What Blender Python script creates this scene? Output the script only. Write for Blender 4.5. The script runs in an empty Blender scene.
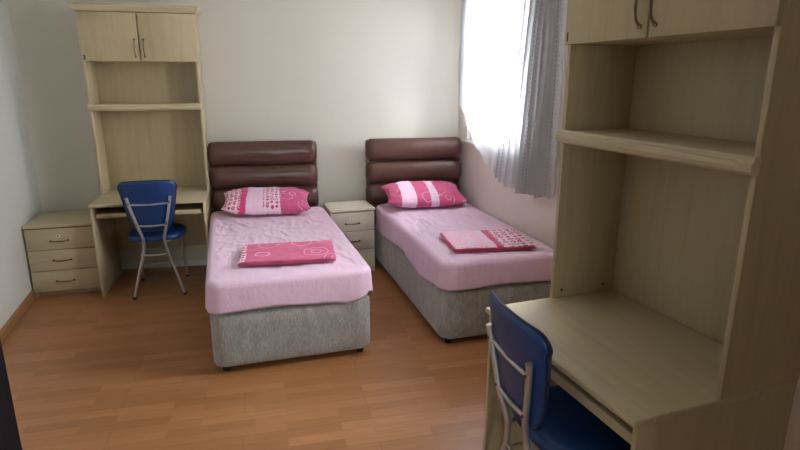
import bpy, bmesh, math, random
from mathutils import Vector, Matrix, noise
random.seed(7)
C = bpy.context.scene.collection
PI = math.pi

# ------------------------------------------------------------------ materials
def new_mat(name):
    m = bpy.data.materials.new(name); m.use_nodes = True
    nt = m.node_tree; nt.nodes.clear()
    out = nt.nodes.new('ShaderNodeOutputMaterial')
    b = nt.nodes.new('ShaderNodeBsdfPrincipled')
    nt.links.new(b.outputs[0], out.inputs[0])
    return m, nt, b, out
def lin(c):
    return tuple(((v/255)/12.92 if v/255 <= .04045 else ((v/255+.055)/1.055)**2.4) for v in c) + (1,)
class N:
    """small node helper"""
    def __init__(s, nt): s.nt = nt
    def n(s, t, **kw):
        nd = s.nt.nodes.new(t)
        for k, v in kw.items():
            if k in nd.inputs: nd.inputs[k].default_value = v
            else: setattr(nd, k, v)
        return nd
    def link(s, a, b): s.nt.links.new(a, b)
    def math(s, op, a, b=None, c=None):
        nd = s.nt.nodes.new('ShaderNodeMath'); nd.operation = op
        for i, v in enumerate((a, b, c)):
            if v is None: continue
            if isinstance(v, (int, float)): nd.inputs[i].default_value = v
            else: s.link(v, nd.inputs[i])
        return nd.outputs[0]
    def mix(s, f, a, b, blend='MIX'):
        nd = s.nt.nodes.new('ShaderNodeMix'); nd.data_type = 'RGBA'; nd.blend_type = blend
        for k, v in ((0, f), (6, a), (7, b)):
            if isinstance(v, (int, float, tuple)): nd.inputs[k].default_value = v
            else: s.link(v, nd.inputs[k])
        return nd.outputs[2]
    def ramp(s, f, pts, interp='LINEAR'):
        nd = s.nt.nodes.new('ShaderNodeValToRGB'); nd.color_ramp.interpolation = interp
        e = nd.color_ramp.elements
        while len(e) < len(pts): e.new(0.5)
        for el, (p, c) in zip(e, pts): el.position = p; el.color = c
        s.link(f, nd.inputs[0]); return nd.outputs[0]
    def coords(s, kind='Object', scale=(1,1,1), rot=(0,0,0)):
        tc = s.nt.nodes.new('ShaderNodeTexCoord'); mp = s.nt.nodes.new('ShaderNodeMapping')
        mp.inputs['Scale'].default_value = scale; mp.inputs['Rotation'].default_value = rot
        s.link(tc.outputs[kind], mp.inputs[0]); return mp.outputs[0]
    def noise(s, vec, scale, detail=3, rough=.5, dist=0):
        nd = s.nt.nodes.new('ShaderNodeTexNoise'); nd.inputs['Scale'].default_value = scale
        nd.inputs['Detail'].default_value = detail; nd.inputs['Roughness'].default_value = rough
        nd.inputs['Distortion'].default_value = dist
        s.link(vec, nd.inputs['Vector']); return nd.outputs[0]
    def bump(s, h, strength, dist, b):
        nd = s.nt.nodes.new('ShaderNodeBump'); nd.inputs['Strength'].default_value = strength
        nd.inputs['Distance'].default_value = dist
        s.link(h, nd.inputs['Height']); s.link(nd.outputs[0], b.inputs['Normal'])
def simple(name, col, rough=.5, metal=0, nscale=30, var=.08, bump=0):
    m, nt, b, o = new_mat(name); h = N(nt)
    v = h.noise(h.coords(), nscale, 3)
    c0 = lin(col); c1 = tuple(x*(1-var) for x in c0[:3])+(1,)
    h.link(h.mix(v, c0, c1), b.inputs['Base Color'])
    b.inputs['Roughness'].default_value = rough; b.inputs['Metallic'].default_value = metal
    if bump: h.bump(v, bump, .002, b)
    return m
def laminate(name, col, along='z'):
    m, nt, b, o = new_mat(name); h = N(nt)
    sc = {'z': (14, 14, 1.1), 'x': (1.1, 14, 14), 'y': (14, 1.1, 14)}[along]
    v = h.noise(h.coords(scale=sc), 1.6, 5, .6, .6)
    w = h.noise(h.coords(scale=tuple(k*5 for k in sc)), 1.3, 3, .6)
    a = lin(col); d = lin(tuple(c*.945 for c in col)); l = lin(tuple(min(255, c*1.03) for c in col))
    c = h.ramp(v, [(.3, d), (.5, a), (.72, l)])
    c = h.mix(h.math('MULTIPLY', w, .16), c, lin(tuple(k*.84 for k in col)))
    h.link(c, b.inputs['Base Color']); b.inputs['Roughness'].default_value = .42
    b.inputs['Specular IOR Level'].default_value = .4
    return m
M = {}
M['wood'] = laminate('maple_laminate', (188,173,140))
M['woodx'] = laminate('maple_laminate_long', (194,180,148), 'x')
M['palewood'] = laminate('maple_laminate_lit', (204,195,174))  # maple paled in colour for window light reflected on the nightstand
M['litwoodx'] = laminate('maple_laminate_lit_long', (210,202,184), 'x')
M['edge'] = simple('maple_edging', (204,190,158), .4)
M['gap'] = simple('gap_shade_and_caps', (60,44,30), .6)  # shade of the drawer gaps put in as colour; also screw caps
M['steel'] = simple('brushed_steel', (205,205,208), .32, .8)
M['chrome'] = simple('satin_nickel', (150,138,120), .25, 1)
M['black'] = simple('black_plastic', (20,18,18), .5)
M['blue'] = simple('blue_vinyl', (18,58,114), .38, 0, 60, .12, .05)
M['blueedge'] = simple('dark_blue_piping', (14,28,66), .4)
M['navy'] = simple('navy_door_paint', (22,24,42), .5)
M['basewood'] = simple('oak_baseboard', (160,116,78), .4)
M['frame'] = simple('white_pvc', (236,238,240), .3)
M['paperink'] = simple('black_ink', (18,16,14), .6)
M['sticker'] = simple('clear_sticker', (190,178,150), .3)

def wall_mat(name, col):
    m, nt, b, o = new_mat(name); h = N(nt)
    co = h.coords()
    big = h.noise(co, 1.3, 3); sm = h.noise(co, 90, 3)
    h.link(h.mix(h.math('MULTIPLY', big, .5), lin(col), lin(tuple(c*.95 for c in col))), b.inputs['Base Color'])
    b.inputs['Roughness'].default_value = .6; h.bump(sm, .12, .002, b); return m
M['wall'] = wall_mat('painted_plaster', (219,216,204))
M['walll'] = wall_mat('plaster_left_cool_light', (208,210,204))  # same white paint, tinted cooler for the light falling on it
M['wallr'] = wall_mat('painted_plaster_right', (224,216,208))
M['ceil'] = wall_mat('ceiling_paint', (235,233,226))

def floor_mat():
    m, nt, b, o = new_mat('laminate_floor'); h = N(nt)
    co = h.coords(rot=(0,0,-.05))
    br = h.n('ShaderNodeTexBrick'); h.link(co, br.inputs['Vector'])
    br.offset = .37; br.offset_frequency = 2; br.squash = 1.0
    for k, v in (('Scale', 1.0), ('Mortar Size', .0012), ('Mortar Smooth', .3), ('Bias', 0.0), ('Brick Width', .42), ('Row Height', .066)):
        br.inputs[k].default_value = v
    br.inputs['Color1'].default_value = (0,0,0,1); br.inputs['Color2'].default_value = (1,1,1,1); br.inputs['Mortar'].default_value = (.5,.5,.5,1)
    br2 = h.n('ShaderNodeTexBrick'); h.link(co, br2.inputs['Vector'])
    br2.offset = .5
    for k, v in (('Scale', 1.0), ('Mortar Size', .0022), ('Mortar Smooth', .2), ('Bias', 0.0), ('Brick Width', 1.26), ('Row Height', .198)):
        br2.inputs[k].default_value = v
    g = h.noise(h.coords(scale=(3, 40, 1), rot=(0,0,-.05)), 1.6, 6, .62, .4)
    t = h.math('ADD', h.math('MULTIPLY', br.outputs['Color'], .38), h.math('MULTIPLY', g, .62))
    c = h.ramp(t, [(.2, lin((146,98,60))), (.45, lin((160,110,69))), (.65, lin((170,119,78))), (.85, lin((182,132,92)))])
    c = h.mix(h.math('MULTIPLY', br2.outputs['Fac'], .35), c, lin((96,58,34)))
    c = h.mix(h.math('MULTIPLY', br.outputs['Fac'], .12), c, lin((110,68,40)))
    h.link(c, b.inputs['Base Color'])
    h.link(h.math('ADD', h.math('MULTIPLY', g, .12), .27), b.inputs['Roughness'])
    b.inputs['Specular IOR Level'].default_value = .45
    h.bump(br2.outputs['Fac'], -.15, .001, b)
    return m
M['floor'] = floor_mat()

def leather():
    m, nt, b, o = new_mat('brown_leather'); h = N(nt)
    co = h.coords(); v = h.noise(co, 7, 3); f = h.noise(co, 220, 2)
    h.link(h.mix(v, lin((98,66,57)), lin((76,51,44))), b.inputs['Base Color'])
    b.inputs['Roughness'].default_value = .30
    h.bump(h.math('ADD', h.math('MULTIPLY', f, .3), v), .18, .004, b); return m
M['leather'] = leather()

def chenille():
    m, nt, b, o = new_mat('grey_chenille'); h = N(nt)
    v = h.noise(h.coords(scale=(1, 1, .3)), 110, 3, .6); w = h.noise(h.coords(scale=(1,1,.5)), 16, 3)
    t = h.math('ADD', h.math('MULTIPLY', v, .65), h.math('MULTIPLY', w, .35))
    h.link(h.ramp(t, [(.34, lin((124,121,118))), (.5, lin((146,143,140))), (.66, lin((170,167,164)))]), b.inputs['Base Color'])
    b.inputs['Roughness'].default_value = .85
    b.inputs['Sheen Weight'].default_value = .4
    h.bump(t, .5, .004, b); return m
M['chenille'] = chenille()

def sheet_mat():
    m, nt, b, o = new_mat('pink_cotton_sheet'); h = N(nt)
    uv = h.coords('UV')
    # faint tone-on-tone printed rings in squares
    vo = h.n('ShaderNodeTexVoronoi'); vo.inputs['Scale'].default_value = 22; vo.inputs['Randomness'].default_value = .25
    h.link(uv, vo.inputs['Vector'])
    ring = h.math('LESS_THAN', h.math('ABSOLUTE', h.math('SUBTRACT', vo.outputs['Distance'], .3)), .09)
    n1 = h.noise(uv, 2.4, 2)
    patch = h.math('GREATER_THAN', n1, .52)
    c = h.mix(h.math('MULTIPLY', h.math('MULTIPLY', ring, patch), .22), lin((222,190,214)), lin((190,156,188)))
    fine = h.noise(uv, 60, 3)
    c = h.mix(h.math('MULTIPLY', fine, .12), c, lin((206,168,198)))
    h.link(c, b.inputs['Base Color']); b.inputs['Roughness'].default_value = .8
    b.inputs['Sheen Weight'].default_value = .2
    h.bump(h.noise(h.coords(scale=(1.6,.7,1)), 16, 5, .6, .8), .55, .006, b); return m
M['sheet'] = sheet_mat()

def print_mat(name, bands, seed=0.0, scale=1.0):
    """patchwork print: bands = list of (end_u, kind) with kind in rings/pink/pale/swirl/grid"""
    m, nt, b, o = new_mat(name); h = N(nt)
    tc = h.n('ShaderNodeTexCoord'); sp = h.n('ShaderNodeSeparateXYZ'); h.link(tc.outputs['UV'], sp.inputs[0])
    u, v = sp.outputs[0], sp.outputs[1]
    mp = h.n('ShaderNodeMapping'); mp.inputs['Location'].default_value = (seed, seed*.7, 0); mp.inputs['Scale'].default_value = (scale*1.55, scale, 1)
    h.link(tc.outputs['UV'], mp.inputs[0]); uv = mp.outputs[0]
    vo = h.n('ShaderNodeTexVoronoi'); vo.inputs['Scale'].default_value = 12; vo.inputs['Randomness'].default_value = .3
    h.link(uv, vo.inputs['Vector'])
    rg = h.math('LESS_THAN', h.math('ABSOLUTE', h.math('SUBTRACT', vo.outputs['Distance'], .3)), .1)
    rings = h.mix(rg, lin((238,210,226)), lin((196,44,104)))
    pink = h.mix(h.noise(uv, 6, 2), lin((214,70,124)), lin((202,56,110)))
    pale = h.mix(h.math('MULTIPLY', rg, .3), lin((236,204,226)), lin((222,150,190)))
    vs = h.n('ShaderNodeTexVoronoi'); vs.inputs['Scale'].default_value = 3.2; vs.inputs['Randomness'].default_value = .9
    h.link(uv, vs.inputs['Vector'])
    l1 = h.math('LESS_THAN', h.math('ABSOLUTE', h.math('SUBTRACT', vs.outputs['Distance'], .42)), .014)
    l2 = h.math('LESS_THAN', h.math('ABSOLUTE', h.math('SUBTRACT', vs.outputs['Distance'], .2)), .012)
    swirl = h.mix(h.math('MAXIMUM', l1, l2), h.mix(h.noise(uv, 14, 4), lin((212,94,140)), lin((190,64,112))), lin((236,170,198)))
    ck = h.n('ShaderNodeTexBrick'); ck.inputs['Scale'].default_value = 9; h.link(uv, ck.inputs['Vector'])
    ck.inputs['Color1'].default_value = lin((226,120,170)); ck.inputs['Color2'].default_value = lin((236,160,196)); ck.inputs['Mortar'].default_value = lin((250,226,238)); ck.inputs['Mortar Size'].default_value = .05
    kinds = {'rings': rings, 'pink': pink, 'pale': pale, 'swirl': swirl, 'grid': ck.outputs['Color']}
    c = kinds[bands[-1][1]]
    wob = h.math('ADD', u, h.math('MULTIPLY', h.math('SUBTRACT', h.noise(uv, 3, 2), .5), .04))
    for e, k in reversed(bands[:-1]):
        c = h.mix(h.math('LESS_THAN', wob, e), c, kinds[k])
    h.link(c, b.inputs['Base Color']); b.inputs['Roughness'].default_value = .75
    b.inputs['Sheen Weight'].default_value = .15
    h.bump(h.noise(h.coords(), 30, 4), .2, .004, b); return m
M['pillow1'] = print_mat('printed_pillowcase', [(.2,'rings'),(.27,'pink'),(.46,'pale'),(.66,'rings'),(1,'swirl')], 0.3)
M['pillow2'] = print_mat('printed_pillowcase_pink', [(.16,'swirl'),(.34,'pale'),(.52,'swirl'),(.62,'pale'),(1,'swirl')], 1.7)
M['cloth1'] = print_mat('printed_cloth_swirls', [(.05,'rings'),(1,'swirl')], 2.4, .62)
M['cloth2'] = print_mat('printed_cloth_patches', [(.2,'grid'),(.3,'pale'),(.4,'grid'),(.52,'pale'),(.6,'pink'),(1,'rings')], 4.2, .6)

def curtain_mat(name, open_, col):
    m, nt, b, o = new_mat(name); h = N(nt)
    tc = h.n('ShaderNodeTexCoord'); sp = h.n('ShaderNodeSeparateXYZ'); h.link(tc.outputs['UV'], sp.inputs[0])
    u, v = sp.outputs[0], sp.outputs[1]
    # woven dashes in rows down the cloth: u is metres of cloth, v metres of drop
    fu = h.math('FRACT', h.math('MULTIPLY', u, 13.0))
    line = h.math('LESS_THAN', h.math('ABSOLUTE', h.math('SUBTRACT', fu, .5)), .022)
    row = h.math('FLOOR', h.math('MULTIPLY', u, 13.0))
    fv = h.math('FRACT', h.math('ADD', h.math('MULTIPLY', v, 34.0), h.math('MULTIPLY', row, .37)))
    dash = h.math('MULTIPLY', line, h.math('LESS_THAN', fv, .55))
    base = h.mix(dash, lin(col), lin((120,114,114)))
    dif = h.n('ShaderNodeBsdfDiffuse'); h.link(base, dif.inputs[0])
    trl = h.n('ShaderNodeBsdfTranslucent'); h.link(base, trl.inputs[0])
    trp = h.n('ShaderNodeBsdfTransparent')
    m1 = h.n('ShaderNodeMixShader'); m1.inputs[0].default_value = .5
    h.link(dif.outputs[0], m1.inputs[1]); h.link(trl.outputs[0], m1.inputs[2])
    m2 = h.n('ShaderNodeMixShader')
    op = h.math('MULTIPLY', h.math('SUBTRACT', 1.0, h.math('MULTIPLY', dash, .6)), open_)
    h.link(op, m2.inputs[0])
    h.link(m1.outputs[0], m2.inputs[1]); h.link(trp.outputs[0], m2.inputs[2])
    h.link(m2.outputs[0], o.inputs[0]); return m
M['curtain'] = curtain_mat('sheer_curtain', .035, (212,212,216))

def glass_mat():
    m, nt, b, o = new_mat('window_glass'); h = N(nt)
    g = h.n('ShaderNodeBsdfGlossy'); g.inputs['Roughness'].default_value = .02
    t = h.n('ShaderNodeBsdfTransparent'); fr = h.n('ShaderNodeFresnel'); fr.inputs['IOR'].default_value = 1.3
    mx = h.n('ShaderNodeMixShader'); h.link(fr.outputs[0], mx.inputs[0]); h.link(t.outputs[0], mx.inputs[1]); h.link(g.outputs[0], mx.inputs[2])
    h.link(mx.outputs[0], o.inputs[0]); return m
M['glass'] = glass_mat()

# ------------------------------------------------------------------ mesh helpers
class MB:
    def __init__(s): s.bm = bmesh.new(); s.uv = s.bm.loops.layers.uv.new('UVMap')
    def box(s, x0, x1, y0, y1, z0, z1, bev=.0015, seg=2, mtx=None):
        t = bmesh.new(); bmesh.ops.create_cube(t, size=1)
        for v in t.verts:
            v.co = Vector(((x0+x1)/2 + v.co.x*(x1-x0), (y0+y1)/2 + v.co.y*(y1-y0), (z0+z1)/2 + v.co.z*(z1-z0)))
        if bev: bmesh.ops.bevel(t, geom=t.edges[:], offset=bev, segments=seg, affect='EDGES', profile=.5, clamp_overlap=True)
        s.merge(t, mtx); return s
    def merge(s, t, mtx=None):
        if mtx is not None: t.transform(mtx)
        me = bpy.data.meshes.new('tmp'); t.to_mesh(me); t.free(); s.bm.from_mesh(me); bpy.data.meshes.remove(me)
    def tube(s, pts, r, n=12, smooth=6, closed=False):
        P_ = [Vector(p) for p in pts]
        rs = r if isinstance(r, (list, tuple)) else [r]*len(P_)
        if smooth and len(P_) > 2:
            Q, RQ = [], []
            for i in range(len(P_)-1):
                p0 = P_[max(i-1, 0)]; p1 = P_[i]; p2 = P_[i+1]; p3 = P_[min(i+2, len(P_)-1)]
                for k in range(smooth):
                    t = k/smooth
                    Q.append(.5*((2*p1)+(p2-p0)*t+(2*p0-5*p1+4*p2-p3)*t*t+(3*p1-p0-3*p2+p3)*t**3)); RQ.append(rs[i]*(1-t)+rs[i+1]*t)
            Q.append(P_[-1]); RQ.append(rs[-1]); P_, rs = Q, RQ
        up = Vector((0,0,1)); rings = []
        d0 = (P_[1]-P_[0]).normalized()
        a = d0.cross(up)
        if a.length < .05: a = d0.cross(Vector((1,0,0)))
        a.normalize()
        for i, p in enumerate(P_):
            d = (P_[min(i+1, len(P_)-1)]-P_[max(i-1, 0)]).normalized()
            a = (a - d*a.dot(d)).normalized(); b = d.cross(a)
            rings.append([s.bm.verts.new(p + (a*math.cos(2*PI*k/n)+b*math.sin(2*PI*k/n))*rs[i]) for k in range(n)])
        for i in range(len(rings)-1):
            for k in range(n):
                s.bm.faces.new((rings[i][k], rings[i][(k+1) % n], rings[i+1][(k+1) % n], rings[i+1][k]))
        s.bm.faces.new(rings[0][::-1]); s.bm.faces.new(rings[-1]); return s
    def loft(s, rings, cap0=True, cap1=True, uvf=None):
        R_ = [[s.bm.verts.new(Vector(p)) for p in r] for r in rings]; n = len(R_[0])
        for i in range(len(R_)-1):
            for k in range(n):
                f = s.bm.faces.new((R_[i][k], R_[i][(k+1) % n], R_[i+1][(k+1) % n], R_[i+1][k]))
                if uvf:
                    for l in f.loops: l[s.uv].uv = uvf(l.vert.co)
        for c, r in ((cap0, R_[0][::-1]), (cap1, R_[-1])):
            if c:
                f = s.bm.faces.new(r)
                if uvf:
                    for l in f.loops: l[s.uv].uv = uvf(l.vert.co)
        return s
    def prism(s, poly, axis, a, b_):
        """extrude a 2D polygon along an axis from a to b"""
        def mk(t, p): return {'x': (t, p[0], p[1]), 'y': (p[0], t, p[1]), 'z': (p[0], p[1], t)}[axis]
        return s.loft([[mk(a, p) for p in poly], [mk(b_, p) for p in poly]])
    def grid(s, nu, nv, fn, uvf=None):
        V = [[s.bm.verts.new(Vector(fn(i/nu, j/nv))) for i in range(nu+1)] for j in range(nv+1)]
        for j in range(nv):
            for i in range(nu):
                f = s.bm.faces.new((V[j][i], V[j][i+1], V[j+1][i+1], V[j+1][i]))
                if uvf:
                    for l, (a, b_) in zip(f.loops, ((i,j),(i+1,j),(i+1,j+1),(i,j+1))): l[s.uv].uv = uvf(a/nu, b_/nv)
        return s
    def cyl(s, p, r, h, axis='z', n=20, r2=None):
        t = bmesh.new(); bmesh.ops.create_cone(t, cap_ends=True, segments=n, radius1=r, radius2=r if r2 is None else r2, depth=h)
        rot = {'z': Matrix(), 'x': Matrix.Rotation(PI/2, 4, 'Y'), 'y': Matrix.Rotation(-PI/2, 4, 'X')}[axis]
        s.merge(t, Matrix.Translation(p) @ rot); return s
    def build(s, name, mat, parent=None, smooth=True, auto=35, label=None):
        bmesh.ops.recalc_face_normals(s.bm, faces=s.bm.faces[:])
        for f in s.bm.faces: f.smooth = smooth
        if smooth:
            for e in s.bm.edges:
                if len(e.link_faces) == 2 and e.calc_face_angle(0) > math.radians(auto): e.smooth = False
        me = bpy.data.meshes.new(name); s.bm.to_mesh(me); s.bm.free()
        me.materials.append(mat)
        o = bpy.data.objects.new(name, me); C.objects.link(o)
        if parent: o.parent = parent
        if label: o['label'] = label
        return o
def thing(name, loc, rz, label, cat, group=None):
    o = bpy.data.objects.new(name, None); C.objects.link(o); o.empty_display_size = .1
    o.location = loc; o.rotation_euler = (0,0,rz); o['label'] = label; o['category'] = cat
    if group: o['group'] = group
    return o
def structure(o): o['kind'] = 'structure'; return o
def dup(root, loc, rz, label):
    r = root.copy(); C.objects.link(r); r.location = loc; r.rotation_euler = (0,0,rz); r['label'] = label
    for ch in list(root.children):
        c = ch.copy(); C.objects.link(c); c.parent = r
        for g in list(ch.children):
            d = g.copy(); C.objects.link(d); d.parent = c
    return r

# ------------------------------------------------------------------ the room
H = 2.75
RX, RS = .085, .106         # right wall: x = RX + RS*|y|
LX, LS = -3.61, .15         # left wall:  x = LX + LS*|y|
YF = -5.45; YB = .06
def rx(y): return RX - RS*y
def lx(y): return LX - LS*y
T = .22
def slab(poly, z0, z1): return MB().prism(poly, 'z', z0, z1)
fl = [(LX-.3, YB+.3), (rx(YB)+.4, YB+.3), (rx(YF)+.4, YF-1.6), (lx(YF)-.3, YF-1.6)]
structure(slab(fl, -.12, 0).build('floor', M['floor'], smooth=False))
structure(slab(fl, H, H+.12).build('ceiling', M['ceil'], smooth=False))
structure(MB().box(LX-.3, RX+.4, YB, YB+T, 0, H, 0).build('wall_back', M['wall'], smooth=False))
structure(slab([(lx(YB), YB), (lx(YF), YF), (lx(YF)-.2, YF), (lx(YB)-.2, YB)], 0, H).build('wall_left', M['walll'], smooth=False))
# right wall, local frame: x' = distance along the wall from the back corner, y' = outwards
ang = math.atan2(-1, RS)
def wf(o):
    o.location = (RX, 0, 0); o.rotation_euler = (0, 0, ang); return o      # local +x runs to the front, local +y runs outwards
WL = math.hypot(1, RS)*(-YF)
wins = [(.16, 1.42, 1.13, 2.42), (2.05, 3.0, 1.13, 2.42)]  # second window is added out of view to brighten floor and bed feet
w = MB(); a = -.1
for (p, q, z0, z1) in wins:
    w.box(a, p, 0, T, 0, H, 0); w.box(p, q, 0, T, 0, z0, 0); w.box(p, q, 0, T, z1, H, 0); a = q
w.box(a, WL, 0, T, 0, H, 0)
structure(wf(w.build('wall_right', M['wallr'], smooth=False)))
for i, (p, q, z0, z1) in enumerate(wins):
    e = bpy.data.objects.new('window_%d' % (i+1), None); C.objects.link(e); wf(e); structure(e)  # the second one is the added fill window
    def rect(mb, a, b, c, d, t, y0, y1, bev=.004):
        mb.box(a, a+t, y0, y1, c, d, bev); mb.box(b-t, b, y0, y1, c, d, bev)
        mb.box(a+t, b-t, y0, y1, c, c+t, bev); mb.box(a+t, b-t, y0, y1, d-t, d, bev); return mb
    rect(MB(), p, q, z0, z1, .05, .03, .10).build('window_frame', M['frame'], e)
    mid = (p+q)/2
    for k, (sa, sb) in enumerate(((p+.05, mid), (mid, q-.05))):
        sh = rect(MB(), sa+.002, sb-.002, z0+.052, z1-.052, .055, .015, .085).build('sash', M['frame'], e)
        MB().box(sa+.05, sb-.05, .045, .055, z0+.1, z1-.1, 0).build('pane', M['glass'], sh)
    MB().box(mid+.012, mid+.036, -.005, .013, 1.6, 1.66, .004).tube([(mid+.024, -.02, 1.63), (mid+.024, -.026, 1.58), (mid+.024, -.02, 1.52)], .008).build('window_handle', M['frame'], e)
    MB().box(p-.05, q+.05, -.035, .09, z0-.03, z0-.002, .006).build('sill', M['frame'], e)
# front wall (behind the camera) with the doorway the photographer stands in
dx0, dx1 = -2.02, -1.05
w = MB(); w.box(lx(YF)-.2, dx0, YF-.2, YF, 0, H, 0); w.box(dx1, rx(YF)+.2, YF-.2, YF, 0, H, 0); w.box(dx0, dx1, YF-.2, YF, 2.1, H, 0)
structure(w.build('wall_front', M['wall'], smooth=False))
# unseen corridor beyond the doorway, its window opening added for fill light
w = MB(); 
for q in ((lx(YF)-.3, -1.75, 0, H), (-1.15, rx(YF)+.4, 0, H), (-1.75, -1.15, 0, 1.1), (-1.75, -1.15, 2.1, H)): w.box(q[0], q[1], YF-1.75, YF-1.6, q[2], q[3], 0)
w.box(lx(YF)-.3, lx(YF)-.15, YF-1.6, YF, 0, H, 0); w.box(rx(YF)+.2, rx(YF)+.4, YF-1.6, YF, 0, H, 0)
structure(w.build('wall_corridor', M['wall'], smooth=False))
e = bpy.data.objects.new('window_3', None); C.objects.link(e); e.location = (-1.45, YF-1.7, 1.1); structure(e)  # added unseen window, gives fill light from behind the camera
w = MB()
for q in ((-.3, -.25, 0, 1), (.25, .3, 0, 1), (-.25, .25, 0, .05), (-.25, .25, .95, 1)): w.box(q[0], q[1], -.03, .03, q[2], q[3], .003)
w.build('window_frame', M['frame'], e)
MB().box(-.25, .25, -.004, .004, .05, .95, 0).build('pane', M['glass'], e)
d = bpy.data.objects.new('door_1', None); C.objects.link(d); structure(d)
hx, hy = dx0+.02, YF-.01
fx, fy = -1.786, -4.47                                   # free edge of the open leaf
d.location = (hx, hy, 0); d.rotation_euler = (0,0, math.atan2(fy-hy, fx-hx))
LL = math.hypot(fx-hx, fy-hy)
MB().box(0, LL, 0, .042, .008, 2.05, .002).build('door_leaf', M['navy'], d)
for yy, sg in ((0, -1), (.042, 1)):
    MB().box(LL-.075, LL-.035, yy-.004, yy+.004, .95, 1.16, .002).tube([(LL-.055, yy, 1.07), (LL-.055, yy+sg*.045, 1.07), (LL-.08, yy+sg*.05, 1.07), (LL-.17, yy+sg*.05, 1.07)], .008).build('door_handle', M['steel'], d)
# baseboards
def base(name, pts, mat, h=.07, t=.014, side=1):
    (x0, y0), (x1, y1) = pts; L_ = math.hypot(x1-x0, y1-y0)
    o = MB().prism([(0, .0), (t*side, .0), (t*side, h-.012), (t*.4*side, h), (0, h)], 'x', 0, L_).build(name, mat, smooth=False)
    o.location = (x0, y0, 0); o.rotation_euler = (0,0,math.atan2(y1-y0, x1-x0)); return structure(o)
base('baseboard_left', [(lx(YB-.01), YB-.01), (lx(YF+.01), YF+.01)], M['basewood'])
base('baseboard_right', [(rx(YB-.01), YB-.01), (rx(YF+.01), YF+.01)], M['basewood'], side=-1)
base('baseboard_back', [(LX+.01, YB), (RX-.01, YB)], M['frame'], h=.05, side=-1)

# ------------------------------------------------------------------ desk units
def bow(mb, x, z, L_, axis, y, out=.028, r=.0045):
    """bow handle, centre (x, z), length L_, on the plane y facing -y"""
    pts = []
    for k in range(9):
        t = k/8*2-1; o_ = y - out*math.sqrt(max(0, 1-t*t*.96)) + (.004 if abs(t) == 1 else 0)
        q = t*L_/2
        pts.append((x, o_, z+q) if axis == 'z' else (x+q, o_, z))
    rr = [.006, r, r, r*1.15, r*1.25, r*1.15, r, r, .006]
    mb.tube(pts, rr, 10, 3)
    for t in (-1, 1):
        q = t*L_/2
        p = (x, y-.004, z+q) if axis == 'z' else (x+q, y-.004, z)
        mb.cyl(p, .008, .008, 'y')
    return mb
def drawn_number(ch, parent, x, y, z, h):
    cu = bpy.data.curves.new('tmp_text', 'FONT'); cu.body = ch; cu.size = h*1.4; cu.extrude = .0004; cu.offset = .0018
    to = bpy.data.objects.new('tmp_text', cu); C.objects.link(to)
    bpy.context.view_layer.update()
    me = bpy.data.meshes.new_from_object(to.evaluated_get(bpy.context.evaluated_depsgraph_get()))
    bpy.data.objects.remove(to)
    me.transform(Matrix.Translation((x, y, z)) @ Matrix.Rotation(PI/2, 4, 'X'))
    me.name = 'number'; me.materials.clear(); me.materials.append(M['paperink'])
    o = bpy.data.objects.new('number', me); C.objects.link(o); o.parent = parent; return o
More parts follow.
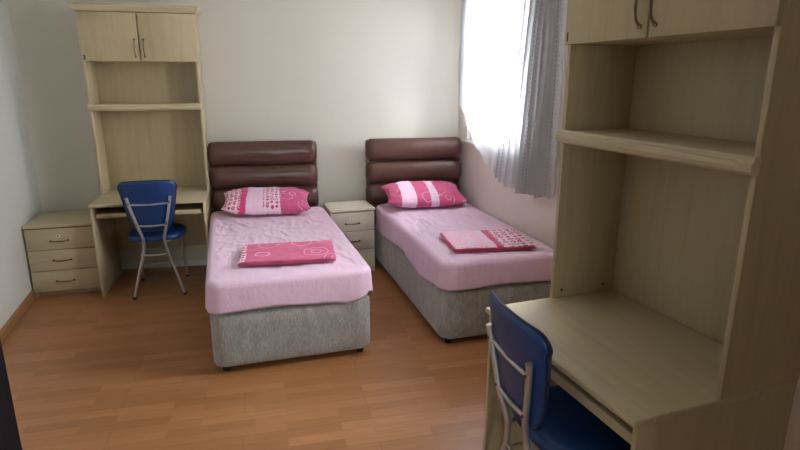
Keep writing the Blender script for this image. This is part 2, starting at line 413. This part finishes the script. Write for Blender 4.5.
def desk_unit(loc, rz, label, W, D, hy_, num):
    """local: x along the front, y to the back, origin front left"""
    t = thing('desk_unit', loc, rz, label, 'desk', None)
    ZD, ZS, ZB, ZT = .75, 1.475, 1.80, 2.165
    P = .018
    MB().box(0, W, 0, D, ZD-.024, ZD, .006, 3).build('desktop', M['woodx'], t)
    for x0 in (.004, W-.004-P):
        MB().box(x0, x0+P, .02, D, 0, ZD-.025, .0015).build('side_panel', M['wood'], t)
    MB().box(P+.006, W-P-.006, D-.05, D-.03, .215, ZD-.026, .001).build('modesty_panel', M['wood'], t)
    kt = MB().box(P+.02, W-P-.02, .055, .42, .640, .655, .001); kt.box(P+.02, W-P-.02, .045, .063, .632, .668, .004)
    kt.build('keyboard_tray', M['woodx'], t)
    for x0 in (P+.005, W-P-.018): MB().box(x0, x0+.013, .08, .42, .625, .65, .001).build('tray_runner', M['steel'], t)
    for x0 in (0, W-P):
        MB().box(x0, x0+P, hy_, D, ZD+.0005, ZT, .0015).build('hutch_side', M['wood'], t)
        for yy in (hy_+.045, D-.07):
            xi = x0+P if x0 == 0 else x0
            MB().cyl((xi, yy, ZD+.035), .006, .003, 'x').build('screw_cap', M['gap'], t)
    MB().box(.003, W-.003, D-.013, D-.001, ZD+.001, ZT, .0005).build('hutch_back', M['wood'], t)
    # open shelf with a moulded front rail that overlaps the sides
    sh = MB().box(P+.001, W-P-.001, hy_+.006, D-.013, ZS-.022, ZS-.004, .001).build('shelf', M['woodx'], t)
    pr = [(hy_+.004, ZS), (hy_-.014, ZS), (hy_-.020, ZS-.006), (hy_-.020, ZS-.014), (hy_-.026, ZS-.019), (hy_-.028, ZS-.030), (hy_-.024, ZS-.044), (hy_-.012, ZS-.052), (hy_+.004, ZS-.052)]
    MB().prism(pr, 'x', -.004 + .002, W-.002+.004).build('shelf_rail', M['woodx'], sh, auto=18)
    MB().box(P+.001, W-P-.001, hy_+.006, D-.013, ZB+.002, ZB+.02, .001).build('cupboard_floor', M['woodx'], t)
    MB().box(P+.001, W-P-.001, hy_+.006, D-.013, ZT-.02, ZT-.001, .001).build('cupboard_top', M['woodx'], t)
    mid = W/2
    for k, (a_, b_) in enumerate(((.001, mid-.0045), (mid+.0045, W-.001))):
        dr = MB().box(a_, b_, hy_-.019, hy_-.001, ZB, ZT-.004, .002).build('door', M['wood'], t)
        bow(MB(), mid-.033 if k == 0 else mid+.033, 1.9, .128, 'z', hy_-.019).build('handle', M['chrome'], dr)
        if k == 0:
            nb = MB().box(.003, .037, hy_-.0196, hy_-.0188, ZB+.004, ZB+.052, 0).build('number_sticker', M['sticker'], dr)
            drawn_number(num, dr, .008, hy_-.0200, ZB+.012, .032)
    # cornice, mitred at the corners
    prof = [(0, 0), (.010, .004), (.014, .012), (.022, .022), (.034, .034), (.040, .042), (.040, .052), (0, .052)]
    rings = []
    for (o_, z_) in prof[1:-1]:
        rings.append([(-o_, D-.001, ZT-.002+z_), (-o_, hy_-.019-o_, ZT-.002+z_), (W+o_, hy_-.019-o_, ZT-.002+z_), (W+o_, D-.001, ZT-.002+z_)])
    MB().loft([[(0, D-.001, ZT-.001), (0, hy_-.019, ZT-.001), (W, hy_-.019, ZT-.001), (W, D-.001, ZT-.001)]]+rings).build('cornice', M['woodx'], t, smooth=False)
    return t
desk_unit((-3.003, -.661, 0), .057, 'maple desk unit with hutch and cupboard numbered 3, standing against the back wall', .840, .645, .390, '3')
desk_unit((-.700, -3.050, 0), .166-PI/2, 'large maple desk unit in the foreground with hutch and cupboard numbered 1', .862, .651, .318, '1')

# ------------------------------------------------------------------ drawer units
def drawer_unit(name, loc, rz, label, w_, D, h_, cat, wood='wood', woodx='woodx'):
    t = thing(name, loc, rz, label, cat)
    P = .016; f = .02
    c = MB()
    c.box(0, P, f, D, .0, h_-.025, .001); c.box(w_-P, w_, f, D, .0, h_-.025, .001)
    c.box(P, w_-P, f+.02, f+.036, .0, .04, .001); c.box(P, w_-P, D-.012, D, .02, h_-.025, .001)
    c.box(P, w_-P, f, D-.012, .04, .056, .001)
    c.build('carcass', M[wood], t)
    MB().box(P+.001, w_-P-.001, f+.01, f+.014, .057, h_-.03, 0).build('gap_shade_panel', M['gap'], t)  # dark sheet standing in for shade between the drawer fronts
    MB().box(-.006, w_+.006, -.008, D, h_-.024, h_, .008, 4).build('top', M[woodx], t)
    z1 = h_-.030; hh = (z1-.042)/3; hs = []
    for k in range(3):
        b_ = z1-(k+1)*hh; a_ = z1-k*hh
        dr = MB().box(.002, w_-.002, .001, f-.001, b_+.003, a_-.002, .002).build('drawer', M[woodx], t)
        mz = (a_+b_)/2 - (.014 if k == 0 else 0)
        bow(MB(), w_*.48, mz, .12, 'x', .001).build('handle', M['chrome'], dr)
        if k == 0:
            MB().cyl((w_*.47, -.001, mz+.038), .0155, .004, 'y').box(w_*.47-.0015, w_*.47+.0015, -.0045, -.0025, mz+.033, mz+.043, 0).build('lock', M['frame'], dr)
            MB().box(w_*.47-.0035, w_*.47+.0035, -.0055, -.0042, mz+.029, mz+.046, 0).build('keyhole', M['black'], dr)
    return t
drawer_unit('drawer_unit', (-3.515, -.562, 0), .095, 'maple three-drawer unit in the left corner beside the desk', .49, .52, .583, 'drawers')
drawer_unit('nightstand', (-1.178, -.458, 0), .132, 'maple three-drawer nightstand between the two beds', .386, .34, .586, 'nightstand', 'palewood', 'litwoodx')

# ------------------------------------------------------------------ beds
def rrect(w_, L_, r, ins=0, npts=None, grow=0, step=.02):
    """rounded rectangle contour, x 0..w, y 0..-L, inset by ins"""
    x0, x1, y0, y1 = ins, w_-ins, -L_+ins, -ins
    r = max(r-ins, .004)
    segs = []
    cs = [((x1-r, y1-r), 0), ((x0+r, y1-r), PI/2), ((x0+r, y0+r), PI), ((x1-r, y0+r), 1.5*PI)]
    pts = []
    for i, ((cx_, cy_), a0) in enumerate(cs):
        for k in range(9):
            a_ = a0+k/8*PI/2; pts.append((cx_+r*math.cos(a_), cy_+r*math.sin(a_)))
        (nx_, ny_), na = cs[(i+1) % 4]
        e = (nx_+r*math.cos(na), ny_+r*math.sin(na)); s_ = pts[-1]
        n_ = 24 if i % 2 == 0 else 60
        for k in range(1, n_): pts.append((s_[0]+(e[0]-s_[0])*k/n_, s_[1]+(e[1]-s_[1])*k/n_))
    return pts
def skew(x, y, L_, rz, start=0):
    """the head end follows the headboard, the foot end stays square"""
    k = max(0, 1+y/L_)
    return y-(start+math.tan(rz)*max(0, x))*k
def nz(x, y, z=0, s=1): return noise.noise(Vector((x*s, y*s, z)))
def bed(loc, rz, label, w_, L_, hb_w, hb_x, seed):
    t = thing('bed', loc, rz, label, 'bed')
    r = .085
    rings = []
    for z_, ins in ((.045, .02), (.048, .008), (.06, .001), (.1, 0), (.2, 0), (.3, 0), (.355, .002), (.37, .012), (.375, .03)):
        rings.append([(x, y, z_) for x, y in rrect(w_, L_, r, ins)])
    MB().loft(rings).build('bed_base', M['chenille'], t, auto=60)
    rings = []
    for z_, ins in ((.378, .035), (.385, .022), (.42, .018), (.505, .018), (.525, .028), (.535, .05)):
        rings.append([(x, skew(x, y, L_, rz, .085), z_) for x, y in rrect(w_, L_, r, ins)])
    MB().loft(rings).build('mattress', M['frame'], t, auto=60)
    for x in (.07, w_-.07):
        for y in (-.1, -L_+.07):
            MB().cyl((x, y, .0235), .022, .047, 'z', 16, .028).build('foot', M['black'], t)
    # headboard stands square to the back wall
    hb = MB().box(hb_x, hb_x+hb_w, .012, .045, .02, 1.135, .01, 3).build('headboard', M['leather'], t)
    hb.rotation_euler = (0,0,-rz)
    zt = [(.945, 1.150), (.740, .945), (.535, .740), (.33, .535)]
    for k, (a_, b_) in enumerate(zt):
        # padded roll: superellipse section, ends rounded
        rings = []; n_ = 28; h2 = (b_-a_)/2; cz = (a_+b_)/2
        for q in range(25):
            tt = q/24; e = min(tt, 1-tt)*hb_w; en = min(1, e/.045); sc = math.sqrt(max(0, 1-(1-en)**2))
            sc = max(sc, .04)
            ring = []
            for j in range(n_):
                a2 = 2*PI*j/n_; c_, s_ = math.cos(a2), math.sin(a2)
                px = math.copysign(abs(c_)**.9, c_); pz = math.copysign(abs(s_)**1.0, s_)
                wv = 1+.05*nz(tt*5+seed, k*3.1, a2)
                yy = .010 - (.072*max(0, px)*(.45+.55*sc)*wv if px > 0 else .0) + (.018*abs(min(0, px)))
                ring.append((hb_x-.004+tt*(hb_w+.008), yy, cz+pz*(h2-.001)*(.62+.38*sc)))
            rings.append(ring)
        c = MB().loft(rings).build('cushion', M['leather'], hb, auto=70)
    return t
def bed_sheet(loc, rz, label, w_, L_, seed, hemf):
    """cover sheet: top with creases, rolled edge, drape with an uneven hem"""
    rings = []; off = .006; zt = .567
    W2, L2 = w_, L_
    def contour(ins): return rrect(w_, L_, .086, ins)
    cen = (w_/2, -L_/2)
    outer = contour(-off); n_ = len(outer)
    drop = 9
    def wr(x, y):   # creases on top, shallower near the edge
        ex = min(x, w_-x, L_+y); k = max(0, min(1, ex/.08))
        a_ = nz(x*3.2+y*1.1+seed, y*1.6-x*.6, seed, 1.0)*.012
        b_ = (1-abs(nz(x*7+y*3+seed, y*2.2-x*2, seed+4, 1.0))*2)**3*.007
        q_ = (1-abs(nz(x*16-y*2+seed, y*5+x*4, seed+9, 1.0))*2)**4*.007
        return (a_+b_+q_)*k
    for j in range(drop+1):
        f = 1-j/drop; ring = []
        for i, (x, y) in enumerate(outer):
            hem = hemf(x, y)
            z_ = hem + (zt-.035-hem)*(1-f)
            s_ = (x-cen[0])*1.0; ax = x*9 - y*9
            nx_, ny_ = (x-cen[0]), (y-cen[1])
            # outward direction
            if -y < .1: dx_, dy_ = 0, 0
            else:
                dxn = 1 if x > w_-.02 else (-1 if x < .02 else 0); dyn = -1 if y < -L_+.02 else 0
                l_ = math.hypot(dxn, dyn) or 1; dx_, dy_ = dxn/l_, dyn/l_
            cr = math.exp(-(min(abs(x), abs(x-w_))/.10)**2)*math.exp(-((y+L_)/.12)**2)
            wv = (.010*nz(ax*.6+seed, seed, 0)+.008*nz(ax*1.9+seed, 3, f))*f + .004*f + cr*.005*(.5+.5*math.sin(ax*7+f*2))*(.3+f)
            wv = max(wv, -.004)
            ring.append((x+dx_*wv, y+dy_*wv, z_))
        rings.append(ring)
    for k in range(1, 6):                          # rolled edge
        a_ = k/5*PI/2; ins = -off+.035*(1-math.cos(a_)); z_ = zt-.035+.035*math.sin(a_)
        rings.append([(x, y, z_+wr(x, y)) for x, y in contour(ins)])
    last = contour(-off+.035)
    m_ = 46
    for k in range(1, m_):
        f = 1-(k/m_); ring = []
        for (x, y) in last:
            # shrink towards the centre line of the bed
            X = cen[0]+(x-cen[0])*f; Yc = cen[1]; Y_ = Yc+(y-Yc)*(f*.62+.38 if False else f)
            ring.append((X, Y_, zt+wr(X, Y_)))
        rings.append(ring)
    rings = [[(x, skew(x, y, L_, rz, .092), z_) for x, y, z_ in rg] for rg in rings]
    o = MB().loft(rings, cap0=False, uvf=lambda c: (c.x, c.y+c.z*.7)).build('bed_sheet', M['sheet'], None, auto=80)
    o.location = loc; o.rotation_euler = (0,0,rz); o['label'] = label; o['category'] = 'sheet'; o['group'] = 'pale pink bed sheets'
    md = o.modifiers.new('solid', 'SOLIDIFY'); md.thickness = .003; md.offset = 1
    return o
B1 = (-2.194, -.1215, 0); R1 = .115; W1, L1 = .948, 1.955
B2 = (-.768, -.09, 0); R2 = .100; W2_, L2_ = .832, 1.87
bed(B1, R1, 'bed on the left with grey fabric base, nearest the desk in the back', W1, L1, .912, .012, 1.3)
bed(B2, R2, 'bed on the right with grey fabric base, against the wall under the window', W2_, L2_, .885, -.055, 5.1)
def hem1(x, y):
    h_ = .392+.010*nz(x*3+2, y*3, 0)
    if y < -L1+.05:
        h_ += .018*math.exp(-((x-.38)/.16)**2) - .020*math.exp(-((x-W1+.16)/.05)**2) + .03*math.exp(-((x-W1)/.06)**2) - .008
    elif x < .05: h_ += .02*math.sin(y*3)
    return h_
def hem2(x, y):
    h_ = .385+.014*nz(x*2+7, y*2.4, 0)
    if x < .05: h_ += -.035*math.exp(-((y+1.35)/.3)**2) + .02*math.exp(-((y+.9)/.2)**2) - .03*math.exp(-((y+.3)/.25)**2)
    return h_
bed_sheet(B1, R1, 'pale pink sheet on the left bed with crosswise creases', W1, L1, 2.1, hem1)
bed_sheet(B2, R2, 'pale pink sheet on the right bed next to the wall', W2_, L2_, 8.4, hem2)

# ------------------------------------------------------------------ pillows
def pillow(loc, rot, label, mat, w_=.66, d_=.40, th=.13, seed=0):
    mb = MB(); nu, nv = 48, 32
    V = {}
    def prof(u, v):
        a_, b_ = abs(u), abs(v)
        e = (1-a_**2.6)*(1-b_**2.6)
        return max(0, e)**.52
    def pos(i, j, s_):
        u, v = i/nu*2-1, j/nv*2-1
        # pinched sides, pulled-out corners
        x = u*(1-.07*(1-v*v))*w_/2; y = v*(1-.08*(1-u*u)-.30*abs(u)**5)*d_/2
        h_ = prof(u, v)*th/2
        wr_ = .006*nz(u*4+seed, v*5, seed)+.007*nz(u*10, v*3+seed, s_)*(abs(u)**2+abs(v)**2)
        return Vector((x, y, s_*(h_+wr_*min(1, h_*40))))
    for s_ in (1, -1):
        for j in range(nv+1):
            for i in range(nu+1):
                edge = i in (0, nu) or j in (0, nv)
                key = (i, j, 0 if edge else s_)
                if key not in V: V[key] = mb.bm.verts.new(pos(i, j, s_) if not edge else Vector((pos(i, j, 1).x, pos(i, j, 1).y, 0)))
    for s_ in (1, -1):
        for j in range(nv):
            for i in range(nu):
                q = []
                for (a_, b_) in ((i,j),(i+1,j),(i+1,j+1),(i,j+1)):
                    q.append(((a_, b_), V[(a_, b_, 0 if (a_ in (0, nu) or b_ in (0, nv)) else s_)]))
                if s_ < 0: q = q[::-1]
                f = mb.bm.faces.new([v for _, v in q])
                for l, ((a_, b_), _) in zip(f.loops, q): l[mb.uv].uv = (a_/nu, b_/nv + (0 if s_ > 0 else .33))
    o = mb.build('pillow', mat, None, auto=180)
    o.location = loc; o.rotation_euler = rot; o['label'] = label; o['category'] = 'pillow'; o['group'] = 'pillows in pink printed cases'
    return o
pillow((-1.705, -.400, .680), (.25, .03, .02), 'pink patchwork print pillow on the left bed, white ring print at its left end', M['pillow1'], .72, .43, .155, 1)
pillow((-.350, -.385, .686), (.25, .02, .05), 'pink swirl print pillow on the right bed by the wall', M['pillow2'], .72, .45, .155, 5)

# ------------------------------------------------------------------ folded printed cloths
def folded(loc, rz, label, mat, w_, d_, seed, shear=0):
    mb = MB(); layers = 4; th = .0055
    for k in range(layers):
        nu, nv = 40, 28
        z0 = .002+k*th
        ox_ = .006*nz(seed+k*2.3, 1.7); oy_ = .007*nz(seed+k*3.1, 5.2)
        g = 1-.012*k*(.5+.5*abs(nz(seed, k)))
        ring_s = []
        def P(u, v, top):
            ex = min(u, 1-u)*w_; ey = min(v, 1-v)*d_; e = min(ex, ey)
            rd = math.sqrt(max(0, 1-(1-min(1, e/.006))**2))
            x = (u-.5)*w_*g+ox_+.006*nz(v*5+seed, k*2.0, 1)*(1 if u in (0, 1) else abs(2*u-1)**3)
            y = (v-.5)*d_*g+oy_+.007*nz(u*7+seed, k*1.4, 2)*abs(2*v-1)**3
            wv = .0035*nz(u*5+seed, v*4, 3)+.0025*nz(u*14+seed, v*6, 4) + .004*(nz(u*2+seed, v*2, 7))
            zz = z0+th*.5 + (th*.55*rd if top else -th*.55*rd) + (wv+.004)*(k+1)/layers
            return (x+shear*y, y, zz)
        V = {}
        for top in (1, 0):
            for j in range(nv+1):
                for i in range(nu+1):
                    ed = i in (0, nu) or j in (0, nv); key = (i, j, 2 if ed else top)
                    if key not in V: V[key] = mb.bm.verts.new(P(i/nu, j/nv, top))
        for top in (1, 0):
            for j in range(nv):
                for i in range(nu):
                    q = [((a_, b_), V[(a_, b_, 2 if (a_ in (0, nu) or b_ in (0, nv)) else top)]) for a_, b_ in ((i,j),(i+1,j),(i+1,j+1),(i,j+1))]
                    if not top: q = q[::-1]
                    f = mb.bm.faces.new([v for _, v in q])
                    for l, ((a_, b_), _) in zip(f.loops, q): l[mb.uv].uv = (a_/nu, b_/nv) if k == layers-1 else (.545+.03*a_/nu, b_/nv+k*.4)
    o = mb.build('folded_cloth', mat, None, auto=70)
    o.location = loc; o.rotation_euler = (0,0,rz); o['label'] = label; o['category'] = 'cloth'; o['group'] = 'folded printed cloths on the beds'
    return o
folded((-1.525, -1.635, .583), .0, 'folded dark pink cloth with pale swirls on the left bed', M['cloth1'], .585, .41, 3.3)
folded((-.185, -1.595, .583), -.03, 'folded pink patchwork cloth with ringed panel on the right bed', M['cloth2'], .56, .43, 9.1)

# ------------------------------------------------------------------ chairs
def chair():
    """local: origin on the floor under the seat centre, +y is the way it faces"""
    t = thing('chair', (0,0,0), 0, '', 'chair', 'blue vinyl chairs with steel frames')
    # seat pad
    rings = []; n_ = 48
    def sp(a_, s_, z_):
        c_, q = math.cos(a_), math.sin(a_)
        x = math.copysign(abs(c_)**.62, c_)*.215*s_; y = math.copysign(abs(q)**.62, q)*.205*s_
        x *= 1+.06*(y/.2)
        return (x, y+.0, z_)
    for s_, z_ in ((.90, .438), (.97, .441), (1, .45), (1, .462), (.985, .474), (.94, .483), (.85, .488), (.6, .491), (.3, .492)):
        rings.append([sp(2*PI*k/n_, s_, z_) for k in range(n_)])
    MB().loft(rings).build('seat', M['blue'], t, auto=60)
    # backrest: rounded trapezoid pad, leaning back and gently curved
    def bk(x, h_, o_):           # h_ = height along the back, o_ = offset forwards
        y = -.236-(h_-.5)*.17+o_ + .9*x*x
        return (x, y, h_)
    outl = []
    z0, z1 = .53, .93
    def hw(z_):
        f = (z_-z0)/(z1-z0); return .125+(.208-.125)*f**.75
    # outline going round
    k_ = 14
    cx_ = []
    rt = .055; rb = .04
    pts = []
    for k in range(9):
        a_ = k/8*PI/2; pts.append((hw(z1)-rt+rt*math.cos(a_)-.004, z1-rt+rt*math.sin(a_)))
    for k in range(1, 10): pts.append(((hw(z1)-rt)*(1-2*k/10), z1+.006*math.sin(PI*k/10)))
    for k in range(9):
        a_ = PI/2+k/8*PI/2; pts.append((-hw(z1)+rt+rt*math.cos(a_)+.004, z1-rt+rt*math.sin(a_)))
    for k in range(1, 12):
        z_ = (z1-rt)+(z0+rb-z1+rt)*k/12; pts.append((-hw(z_), z_))
    for k in range(9):
        a_ = PI+k/8*PI/2; pts.append((-hw(z0)+rb+rb*math.cos(a_), z0+rb+rb*math.sin(a_)))
    for k in range(1, 6): pts.append(((-hw(z0)+rb)*(1-2*k/6), z0))
    for k in range(9):
        a_ = 1.5*PI+k/8*PI/2; pts.append((hw(z0)-rb+rb*math.cos(a_), z0+rb+rb*math.sin(a_)))
    for k in range(1, 12):
        z_ = (z0+rb)+(z1-rt-z0-rb)*k/12; pts.append((hw(z_), z_))
    cz = .72; rings = []
    for s_, o_ in ((.02, -.008), (.5, -.009), (.9, -.008), (.965, -.006), (1.0, .004), (1.0, .014), (.965, .026), (.9, .032), (.5, .036), (.02, .036)):
        rings.append([bk(x*s_, cz+(z_-cz)*s_, o_) for x, z_ in pts])
    br = MB().loft(rings).build('backrest', M['blue'], t, auto=60)
    tp = [bk(x*1.003, cz+(z_-cz)*1.003, .007) for x, z_ in pts]; tp.append(tp[0])
    MB().tube(tp, .0055, 8, 0).build('piping', M['blueedge'], br)
    # rear uprights: wide at the back, pinched in at the seat, splayed to the floor
    for s_ in (-1, 1):
        up = [bk(s_*.150, .805, -.022), bk(s_*.142, .76, -.022), bk(s_*.120, .66, -.022), (s_*.098, -.262, .57), (s_*.080, -.246, .50), (s_*.074, -.236, .45), (s_*.086, -.230, .37), (s_*.120, -.234, .25), (s_*.155, -.242, .12), (s_*.184, -.250, .012)]
        l_ = MB().tube(up, .0115, 12, 5).build('rear_leg', M['steel'], t)
        MB().cyl((s_*.1855, -.2505, .009), .0145, .018, 'z', 14).build('rubber_tip', M['black'], l_)
        MB().tube([bk(s_*.1500, .800, -.022), bk(s_*.151, .812, -.022)], .0125, 12, 0).build('end_cap', M['steel'], l_)
        fl_ = [(s_*.150, .12, .436), (s_*.158, .150, .425), (s_*.163, .163, .38), (s_*.170, .178, .2), (s_*.178, .192, .012)]
        l_ = MB().tube(fl_, .0105, 12, 5).build('front_leg', M['steel'], t)
        MB().cyl((s_*.178, .192, .009), .0135, .018, 'z', 14).build('rubber_tip', M['black'], l_)
        # screws that hold the backrest
        MB().cyl(bk(s_*.142, .765, -.036), .006, .005, 'y').build('screw', M['chrome'], t)
        MB().cyl(bk(s_*.104, .595, -.034), .006, .005, 'y').build('screw', M['chrome'], t)
    def rail(a_, b_, sag=0): return [a_, tuple((p+q)/2+(0, 0, -sag)[i] for i, (p, q) in enumerate(zip(a_, b_))), b_]
    a_, b_ = bk(-.141, .758, -.022), bk(.141, .758, -.022)
    MB().tube([a_, (0, a_[1]+.0, a_[2]-.006), b_], .0075, 10, 6).build('crossbar', M['steel'], t)
    MB().tube([(-.102, -.266, .588), (0, -.268, .582), (.102, -.266, .588)], .0075, 10, 6).build('crossbar', M['steel'], t)
    MB().tube([(-.098, -.222, .345), (0, -.232, .338), (.098, -.222, .345)], .0075, 10, 6).build('crossbar', M['steel'], t)
    # seat carrier under the pad
    fr = MB()
    for s_ in (-1, 1): fr.tube([(s_*.076, -.236, .44), (s_*.13, -.14, .431), (s_*.150, .0, .431), (s_*.150, .13, .431)], .009, 10, 5)
    fr.tube([(-.15, .10, .431), (.15, .10, .431)], .009, 10, 0)
    fr.build('seat_frame', M['steel'], t)
    # thin side stretchers between front and rear legs
    for s_ in (-1, 1): MB().tube([(s_*.104, -.226, .315), (s_*.14, 0, .325), (s_*.164, .168, .34)], .005, 8, 5).build('stretcher', M['steel'], t)
    return t
ch = chair()
ch.location = (-2.582, -.452, 0); ch.rotation_euler = (0,0,.11)
ch['label'] = 'blue vinyl chair with steel frame at the desk against the back wall'
dup(ch, (-.485, -3.470, 0), -PI/2+.085, 'blue vinyl chair tucked under the foreground desk, seen from behind')

# ------------------------------------------------------------------ curtain
def curtain():
    mb = MB(); nu, nv = 420, 46
    wc = 1.78                                    # metres along the wall the cloth covers
    def mapx(s_, tt):
        """along-wall position of column s at drop tt (0 top, 1 hem)"""
        # sheer, stretched part over the pane, then tightly gathered folds
        if s_ < .42: top = .125+(1.09)*(s_/.42)
        else: top = 1.215+.62*((s_-.42)/.58)
        if s_ < .42: bot = .62+.40*(s_/.42)
        else: bot = 1.02+.80*((s_-.42)/.58)
        k = tt**1.25
        if s_ < .42:
            # the free edge hangs straight for two thirds and then swings right
            q = max(0, (tt-.62)/.38); kk = (q**1.35)*(1-s_/.42)**.8
            lin_ = top+(bot-top)*(.35*tt+.65*tt*tt)*(s_/.42)
            return lin_ + kk*.0
        return top+(bot-top)*k
    def hemz(s_):
        if s_ < .42: q = s_/.42; return 1.50-.575*(1-(1-q)**1.75)
        q = (s_-.42)/.58; return .925-.04*math.sin(PI*q)+.012*math.sin(q*23)
    def fn(a_, b_):
        a_ = a_*1.09-.09; back = a_ < 0; s_ = abs(a_); tt = b_; z_ = 2.50+(hemz(s_)-2.50)*tt
        x = mapx(s_, tt)
        fold = .004+.012*tt if s_ < .42 else .030
        fr_ = 26 if s_ < .42 else 62
        ph = s_*fr_*2*PI/ (1.0)
        if s_ < .42:
            off = .085+.06*math.sin(PI*min(1, s_/.42))*tt**2 + (.004+.002*tt)*math.sin(ph*.5+3*nz(s_*3, tt*2)) + .012*nz(s_*9+tt*4, tt*3-s_*5, 3)*tt
        else:
            q = (s_-.42)/.58
            amp = (.014+.020*min(1, q*3)*(.5+.5*tt))
            ph = q*2*PI*9.5 + .9*nz(q*3, tt*1.5)
            off = .10 + .03*math.exp(-q*3)*tt + amp*math.sin(ph) + .006*math.sin(ph*2.3+tt*2)
            x += .012*math.cos(ph)
        x += .010*nz(s_*8, tt*3, 2)
        if a_ < .02: off -= .016*min(1, (.02-a_)/.04)
        return (x, -off, z_)
    def uvf(a_, b_):
        u = a_*3.0 if a_ < .42 else 1.26+(a_-.42)*4.6
        return (u, b_*1.6)
    o = mb.grid(nu, nv, fn, uvf).build('curtain', M['curtain'], None, auto=180)
    return o
cu = curtain(); wf(cu); cu['label'] = 'sheer white curtain with dashed stripes, gathered to the right of the window'; cu['category'] = 'curtain'
t = thing('curtain_rail', (RX, 0, 0), ang, 'white curtain rail above the window', 'curtain rail')
MB().box(.06, 2.0, -.11, -.07, 2.505, 2.53, .003).build('rail', M['frame'], t)
for x in (.2, 1.0, 1.85): MB().box(x, x+.03, -.09, .0, 2.53, 2.55, .002).build('bracket', M['frame'], t)

# ------------------------------------------------------------------ light and camera
wd = bpy.data.worlds.new('sky'); bpy.context.scene.world = wd; wd.use_nodes = True
bg = wd.node_tree.nodes['Background']; bg.inputs[0].default_value = (.93, .97, 1.0, 1); bg.inputs[1].default_value = 10.0
for i, (p, q, z0, z1) in enumerate(wins):
    L_ = bpy.data.lights.new('daylight_portal', 'AREA'); L_.shape = 'RECTANGLE'; L_.size = q-p; L_.size_y = z1-z0
    L_.cycles.is_portal = True
    o = bpy.data.objects.new('daylight_portal', L_); C.objects.link(o)
    wm = Matrix.Translation((RX,0,0)) @ Matrix.Rotation(ang, 4, 'Z') @ Matrix.Translation(((p+q)/2, T+.02, (z0+z1)/2)) @ Matrix.Rotation(-PI/2, 4, 'X')
    o.matrix_world = wm
L_ = bpy.data.lights.new('daylight_portal', 'AREA'); L_.shape = 'RECTANGLE'; L_.size = .6; L_.size_y = 1.0; L_.cycles.is_portal = True
o = bpy.data.objects.new('daylight_portal', L_); C.objects.link(o); o.location = (-1.45, YF-1.8, 1.6); o.rotation_euler = (PI/2, 0, 0)
# fill lamp added on the corridor ceiling, unseen behind the photographer
t = thing('fill_lamp', (-1.5, YF-.8, 0), 0, 'added round fill lamp in the unseen corridor', 'lamp')
m_, nt_, b_, o_ = new_mat('fill_lamp_glass'); b_.inputs['Emission Color'].default_value = (.95,1,.88,1); b_.inputs['Emission Strength'].default_value = 9
MB().cyl((0,0,H-.031), .16, .06, 'z', 32, .17).build('fill_lamp_base', M['frame'], t)
MB().cyl((0,0,H-.085), .12, .05, 'z', 32, .155).build('diffuser', m_, t)

cam = bpy.data.cameras.new('camera'); co = bpy.data.objects.new('camera', cam); C.objects.link(co)
f_, yaw, pitch, roll = 559.75, .1844, -.2562, .0008
cam.sensor_width = 36; cam.sensor_fit = 'HORIZONTAL'; cam.lens = 36*f_/800; cam.clip_start = .02
cy, sy, cp, sp_ = math.cos(yaw), math.sin(yaw), math.cos(pitch), math.sin(pitch)
F = Vector((sy*cp, cy*cp, sp_)); R = Vector((cy, -sy, 0)); U = R.cross(F)
R, U = R*math.cos(roll)+U*math.sin(roll), U*math.cos(roll)-R*math.sin(roll)
co.matrix_world = Matrix.Translation((-1.4486, -5.1237, 1.6738)) @ Matrix((R, U, -F)).transposed().to_4x4()
sc = bpy.context.scene; sc.camera = co
sc.view_settings.view_transform = 'Standard'; sc.view_settings.look = 'None'; sc.view_settings.gamma = 1
sc.view_settings.use_curve_mapping = False
sc.view_settings.exposure = 1.75
sc.cycles.max_bounces = 10; sc.cycles.diffuse_bounces = 6; sc.cycles.transparent_max_bounces = 16
